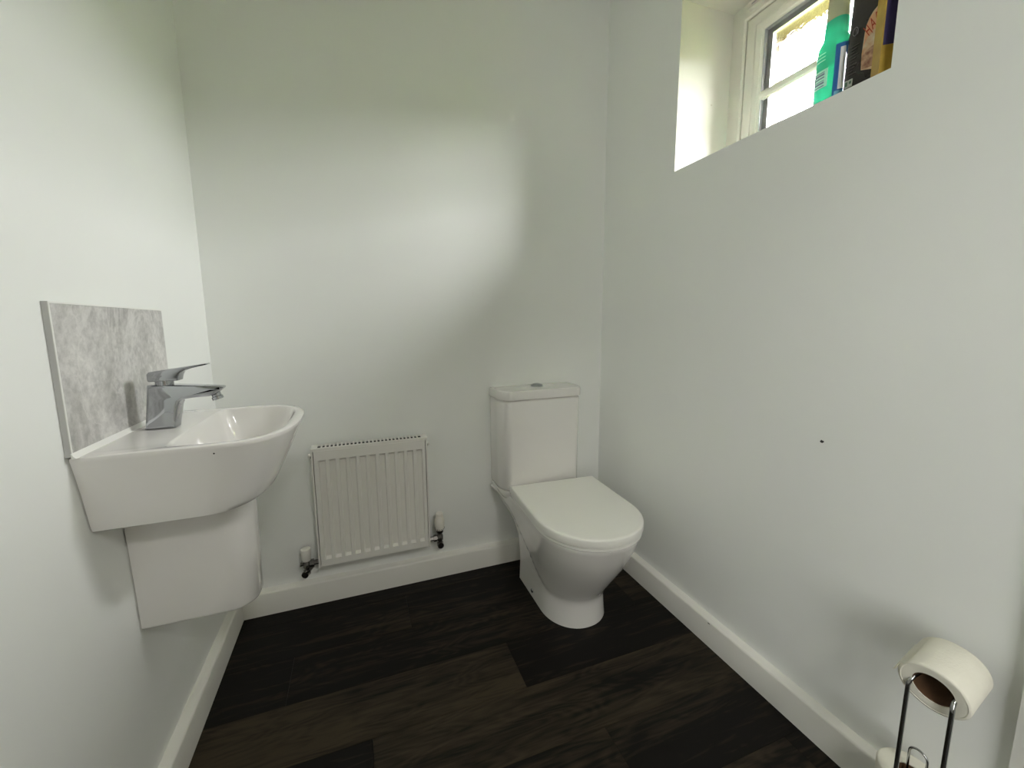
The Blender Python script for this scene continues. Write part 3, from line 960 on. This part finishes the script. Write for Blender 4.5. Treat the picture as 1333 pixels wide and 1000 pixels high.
def paper_roll(name, c, ax, R, w, r, label, wob=0.0, tail=False):
    o = root(name, c, label, 'toilet roll', 'toilet rolls on the wire stand')
    ax = Vector(ax).normalized(); c = Vector(c)
    u = ax.cross(Vector((0, 0, 1)) if abs(ax.z) < .9 else Vector((1, 0, 0))).normalized(); v = ax.cross(u)
    n = 56
    bm = bmesh.new()

    def rg(d, rad, k=0.0): return [c + ax * d + (u * math.cos(2 * math.pi * i / n) + v * math.sin(2 * math.pi * i / n)) * rad * (1 + k * math.sin(2 * math.pi * i / n * 2 + 1) + k * .5 * math.sin(2 * math.pi * i / n * 5)) for i in range(n)]
    rings = [rg(.0015, r + .0006)]
    for t in (.25, .5, .75): rings.append(rg(.0015 - .001 * t + .0008 * math.sin(t * 9), r + (R - r) * t, wob * t))
    rings += [rg(0.0, R - .004, wob), rg(.0008, R - .0012, wob), rg(.003, R, wob), rg(w * .3, R, wob * .8), rg(w * .6, R, wob * .8), rg(w - .003, R, wob), rg(w - .0008, R - .0012, wob), rg(w, R - .004, wob), rg(w - .001, r + .0006)]
    rings.append(rings[0])
    vs = [[bm.verts.new(p) for p in q] for q in rings[:-1]]; vs.append(vs[0])
    for a, b in zip(vs[:-1], vs[1:]):
        for i in range(n): bm.faces.new((a[i], a[(i + 1) % n], b[(i + 1) % n], b[i]))
    build('paper', bm, M_paper, o, smooth=50)
    bm = bmesh.new()
    q = [rg(.003, r + .0002), rg(.003, r - .001), rg(w - .003, r - .001), rg(w - .003, r + .0002)]
    vs = [[bm.verts.new(p) for p in k] for k in q]; vs.append(vs[0])
    for a, b in zip(vs[:-1], vs[1:]):
        for i in range(n): bm.faces.new((a[i], a[(i + 1) % n], b[(i + 1) % n], b[i]))
    build('card_core', bm, M_card, o, smooth=50)
    if tail:
        bm = bmesh.new()
        pts0 = []
        for i in range(9):
            a = tail + i * .10
            rad = R * 1.012 + (.004 if i == 0 else 0) + .001
            pts0.append((a, rad))
        ra = [c + ax * -.004 + (u * math.cos(a) + v * math.sin(a)) * rr for a, rr in pts0]
        rb = [c + ax * (w * .94) + (u * math.cos(a) + v * math.sin(a)) * rr for a, rr in pts0]
        ra2 = [c + ax * -.004 + (u * math.cos(a) + v * math.sin(a)) * (rr - .0007) for a, rr in pts0]
        rb2 = [c + ax * (w * .94) + (u * math.cos(a) + v * math.sin(a)) * (rr - .0007) for a, rr in pts0]
        loft(bm, [ra, rb, rb2, ra2, ra], False, False, closed=False)
        build('loose_sheet', bm, M_paper, o, smooth=60)
    return o


paper_roll('toilet_roll', RC, AX, .0462, .092, .0268, 'white toilet roll in use, hung sideways on the wire stand', wob=.012, tail=3.15)
paper_roll('toilet_roll', (SPX, SPY, .0885), (0, 0, 1), .0485, .100, .020, 'spare white toilet roll standing upright low on the wire stand', wob=.006)


# ------------------------------------------------------------------ things on the window sill
def oval(cx, cy, z, ha, hb, e=2.4, n=40, rot=0.0):
    """ha half width along y, hb along x"""
    o = []
    for i in range(n):
        a = 2 * math.pi * i / n
        x, y = hb * sg(math.cos(a), 2 / e), ha * sg(math.sin(a), 2 / e)
        o.append((cx + x * math.cos(rot) - y * math.sin(rot), cy + x * math.sin(rot) + y * math.cos(rot), z))
    return o


def patch(bm, cx, cy, zs, ha, hb, e, a0, a1, off, rot=0.0, n=16, th=.0004, trimfun=None):
    """thin label that follows an oval body between angles a0..a1"""
    def pt(a, z, o):
        x, y = (hb + o) * sg(math.cos(a), 2 / e), (ha + o) * sg(math.sin(a), 2 / e)
        return (cx + x * math.cos(rot) - y * math.sin(rot), cy + x * math.sin(rot) + y * math.cos(rot), z)
    A = [a0 + (a1 - a0) * i / n for i in range(n + 1)]
    outer = [[pt(a, z, off + th) for a in A] for z in zs]; inner = [[pt(a, z, off) for a in A] for z in zs]
    vo = [[bm.verts.new(p) for p in r] for r in outer]; vi = [[bm.verts.new(p) for p in r] for r in inner]
    for V, fl in ((vo, False), (vi, True)):
        for r1, r2 in zip(V[:-1], V[1:]):
            for i in range(n): bm.faces.new((r1[i], r1[i + 1], r2[i + 1], r2[i]))
    for i in range(n):
        bm.faces.new((vo[0][i], vo[0][i + 1], vi[0][i + 1], vi[0][i])); bm.faces.new((vo[-1][i], vo[-1][i + 1], vi[-1][i + 1], vi[-1][i]))
    for k in (0, n):
        for j in range(len(zs) - 1): bm.faces.new((vo[j][k], vo[j + 1][k], vi[j + 1][k], vi[j][k]))


SZ = WZ0 + .0005
# --- green bottle
GX, GY, GR = .095, -.8255, 0.0
gb = root('cleaner_bottle', (GX, GY, SZ), 'translucent green cleaner bottle on the window sill, left of the black pouch', 'bottle')
M_green = liquid_material('green_liquid', (.065, .52, .34), .20)
M_clear = liquid_material('clear_bottle_plastic', (.50, .52, .34), .10)
bprof = [(0, .030, .020), (.004, .0350, .0245), (.03, .0365, .026), (.10, .0360, .0258), (.155, .0345, .0250), (.163, .0335, .0245), (.170, .0300, .0230), (.178, .0255, .0212), (.184, .0240, .0205), (.200, .0235, .020)]
bm = bmesh.new(); loft(bm, [oval(GX, GY, SZ + z, a, b, 2.6) for z, a, b in bprof] + [oval(GX, GY, SZ + .218, .0225, .0195, 2.4)])
build('bottle_body', bm, M_green, gb, smooth=45)
bm = bmesh.new(); loft(bm, [oval(GX, GY, SZ + z, a, b, 2.4) for z, a, b in [(.2185, .0225, .0195), (.255, .0210, .0185), (.30, .018, .017), (.312, .014, .014), (.325, .014, .014)]])
build('clear_neck', bm, M_clear, gb, smooth=45)
bm = bmesh.new(); loft(bm, [oval(GX, GY, SZ + z, a, b, 2.2) for z, a, b in [(.326, .016, .016), (.328, .017, .017), (.352, .016, .016), (.354, .014, .014)]])
build('bottle_cap', bm, mat('yellow_cap', (.72, .62, .18), .35), gb, smooth=45)
M_lbl = mat('blue_label', (.03, .14, .42), .35); M_white = mat('white_print', (.85, .86, .88), .4); M_lgreen = mat('pale_green_print', (.45, .80, .66), .4)
M_ink = mat('grey_ink', (.16, .20, .28), .5)
PI = math.pi
# front label faces -y/-x (towards the room's near side)
bm = bmesh.new(); patch(bm, GX, GY, [SZ + .02, SZ + .09, SZ + .150], .0362, .0260, 2.6, PI * 1.12, PI * 1.75, .0004)
lb = build('front_label', bm, M_lbl, gb, smooth=45)
bm = bmesh.new(); patch(bm, GX, GY, [SZ + .045, SZ + .10, SZ + .140], .0362, .0260, 2.6, PI * 1.22, PI * 1.34, .0009)
build('label_flash', bm, M_white, lb, smooth=45)
bm = bmesh.new(); patch(bm, GX, GY, [SZ + .020, SZ + .042], .0362, .0260, 2.6, PI * 1.16, PI * 1.36, .0009)
build('label_band', bm, mat('sky_blue_print', (.20, .52, .72), .4), lb, smooth=45)
bm = bmesh.new(); patch(bm, GX, GY, [SZ + .064, SZ + .106], .0364, .0259, 2.6, PI * .72, PI * 1.02, .0004)
bl = build('back_label', bm, M_lgreen, gb, smooth=45)
bm = bmesh.new()
for k, hgt in enumerate((.0022, .004, .0015, .003, .0045, .0018)):
    z = SZ + .067 + k * .0064
    patch(bm, GX, GY, [z, z + hgt], .0364, .0259, 2.6, PI * .76, PI * .99, .0009, th=.0003)
build('barcode', bm, M_ink, bl, smooth=45)
bm = bmesh.new()
for k in range(3):
    z = SZ + .128 + k * .008
    patch(bm, GX, GY, [z, z + .0015], .0360, .0256, 2.6, PI * .78, PI * .98, .0004, th=.0003)
build('print_lines', bm, M_lgreen, gb, smooth=45)

# --- black pouch
PX, PY = .086, -.9195
pc = root('dark_foil_pouch', (PX, PY, SZ), 'glossy black foil pouch on the window sill between green bottle and yellow box', 'pouch')
M_foil = add_bump(vary(mat('black_foil', (.022, .018, .018), .22, spec=.7), (.018, .014, .014), (.035, .028, .026), 14), 28, .3, .004)
hw_, hd = .0555, .0250
bm = bmesh.new()
pprof = [(0, 1, 1.0), (.01, 1.0, 1.05), (.05, 1.0, 1.0), (.12, .99, .92), (.20, .985, .72), (.26, .98, .42), (.285, .98, .16), (.30, .98, .09)]
loft(bm, [oval(PX, PY, SZ + z, hw_ * a, hd * b, 3.6, 48) for z, a, b in pprof])
build('pouch_body', bm, M_foil, pc, smooth=50)
fx = PX - hd * 1.02 - .0012
M_arch = vary(mat('cream_label', (.78, .60, .42), .4), (.70, .42, .22), (.90, .84, .72), 55)
M_red = mat('red_lettering', (.55, .07, .03), .4)


def flat_on_pouch(name, pts, material, parent, th=.0006, z_off=0.0):
    """pts (v, h): v to the right (towards -y), h up from the sill; on the pouch's room-side face"""
    bm = bmesh.new()

    def xf(h): return PX - hd * tab(h, [(z, b) for z, a, b in pprof]) - .0008 - z_off
    # fan with rows so it follows the face
    loft(bm, [[(xf(h) + .0004, PY - v, SZ + h) for v, h in pts], [(xf(h) - th, PY - v, SZ + h) for v, h in pts]])
    return build(name, bm, material, parent)


# pale strip painting in the highlight along the pouch's edge crimp
bm = bmesh.new(); patch(bm, PX, PY, [SZ + .005, SZ + .06, SZ + .12], hw_, hd * 1.02, 3.6, PI * .53, PI * .66, .0006)
build('seam_highlight', bm, mat('highlight_silver', (.75, .76, .80), .22, .8), pc, smooth=45)
# arched picture label, right half hidden behind the yellow box
pts = [(-.0135, .055), (-.0155, .09), (-.0145, .135)]
for i in range(11):
    a = math.pi - math.pi * i / 10
    pts.append((.0125 + .027 * math.cos(a), .135 + .046 * math.sin(a)))
pts += [(.041, .09), (.038, .055), (.024, .045), (.009, .046)]
al = flat_on_pouch('arched_label', pts, M_arch, pc)
band = []
for i in range(9):
    a = math.pi - math.pi * i / 8; band.append((.0125 + .0255 * math.cos(a), .133 + .0445 * math.sin(a)))
for i in range(9):
    a = math.pi * i / 8; band.append((.0125 + .0255 * math.cos(a), .103 + .030 * math.sin(a)))
flat_on_pouch('name_band', band, mat('peach_band', (.88, .52, .32), .4), al, z_off=.0008)


def face_mtx(x, y, z, slant=0.0, sx=1.0):
    # text x axis -> -y, text y axis -> +z, normal -> -x ; slant rotates in the face plane
    m = Matrix(((0, 0, -1, x), (-1, 0, 0, y), (0, 1, 0, z), (0, 0, 0, 1)))
    return m @ Matrix.Rotation(slant, 4, 'Z') @ Matrix.Diagonal((sx, 1, 1, 1))


for ch, v, h, sl in (('H', -.0068, .134, .50), ('A', .0008, .144, .36), ('R', .0090, .151, .20)):
    xx = PX - hd * tab(h, [(z, b) for z, a, b in pprof]) - .0032
    text_mesh('lettering', ch, .039, face_mtx(xx, PY - v, SZ + h, sl, .34), M_red, al)
flat_on_pouch('meat_picture', [(-.0125, .056), (-.0145, .085), (-.009, .092), (.006, .097), (.026, .096), (.034, .07), (.024, .056), (.008, .052)], vary(mat('brown_picture', (.5, .25, .12), .4), (.20, .05, .04), (.80, .55, .38), 90), al, z_off=.0009)
# ring emblem and small print
bm = bmesh.new()
ex = PX - hd * .88 - .0022
lp = []
for i in range(26):
    a = -.6 + i * .30; r = .0075 * (1 - .018 * i)
    lp.append((ex, PY + .0335 - r * math.cos(a) * .8, SZ + .148 + r * math.sin(a) * 1.5))
tube(bm, lp, .0005, 6)
build('swirl_emblem', bm, mat('grey_print', (.22, .22, .23), .4), pc, smooth=45)
bm = bmesh.new()
for k in range(10):
    h = .118 - k * .0068
    x_ = PX - hd * tab(h, [(z, b) for z, a, b in pprof]) - .0012
    box(bm, x_ - .0003, x_ + .0003, PY + .0235 + .004 * (k % 3), PY + .042, SZ + h, SZ + h + .0011)
build('small_print', bm, mat('faint_print', (.075, .065, .06), .4), pc)
rp = flat_on_pouch('recycling_panel', [(-.044, .030), (-.0285, .030), (-.0285, .046), (-.044, .046)], mat('pale_panel', (.50, .52, .48), .45), pc)
bm = bmesh.new()
x_ = PX - hd - .0024
box(bm, x_ - .0003, x_, PY + .0375, PY + .0425, SZ + .033, SZ + .043); box(bm, x_ - .0003, x_, PY + .0300, PY + .0345, SZ + .036, SZ + .042)
build('panel_symbol', bm, mat('panel_green', (.08, .16, .10), .5), rp)

# --- yellow box
yb = root('yellow_carton', (.025, -.955, SZ), 'mustard yellow carton with a navy panel at the right end of the sill', 'carton')
M_yel = vary(mat('mustard_card', (.48, .31, .035), .5), (.40, .25, .028), (.54, .36, .05), 25)
A_c = Vector((.0103, -.9683)); dL = Vector((.8, -.6)); dT = Vector((.6, .8))


def carton_prism(bm, l0, l1, t0, t1, z0, z1):
    loft(bm, [[(*(A_c + dL * l + dT * t), z) for l, t in ((l0, t0), (l1, t0), (l1, t1), (l0, t1))] for z in (z0, z1)])


bm = bmesh.new(); carton_prism(bm, 0, .035, 0, .030, SZ, SZ + .30)
build('carton_body', bm, M_yel, yb, bevel=.0006)
bm = bmesh.new(); carton_prism(bm, .0022, .0345, -.0006, -.0001, SZ + .060, SZ + .27)
build('navy_panel', bm, mat('navy_print', (.035, .025, .10), .45), yb)
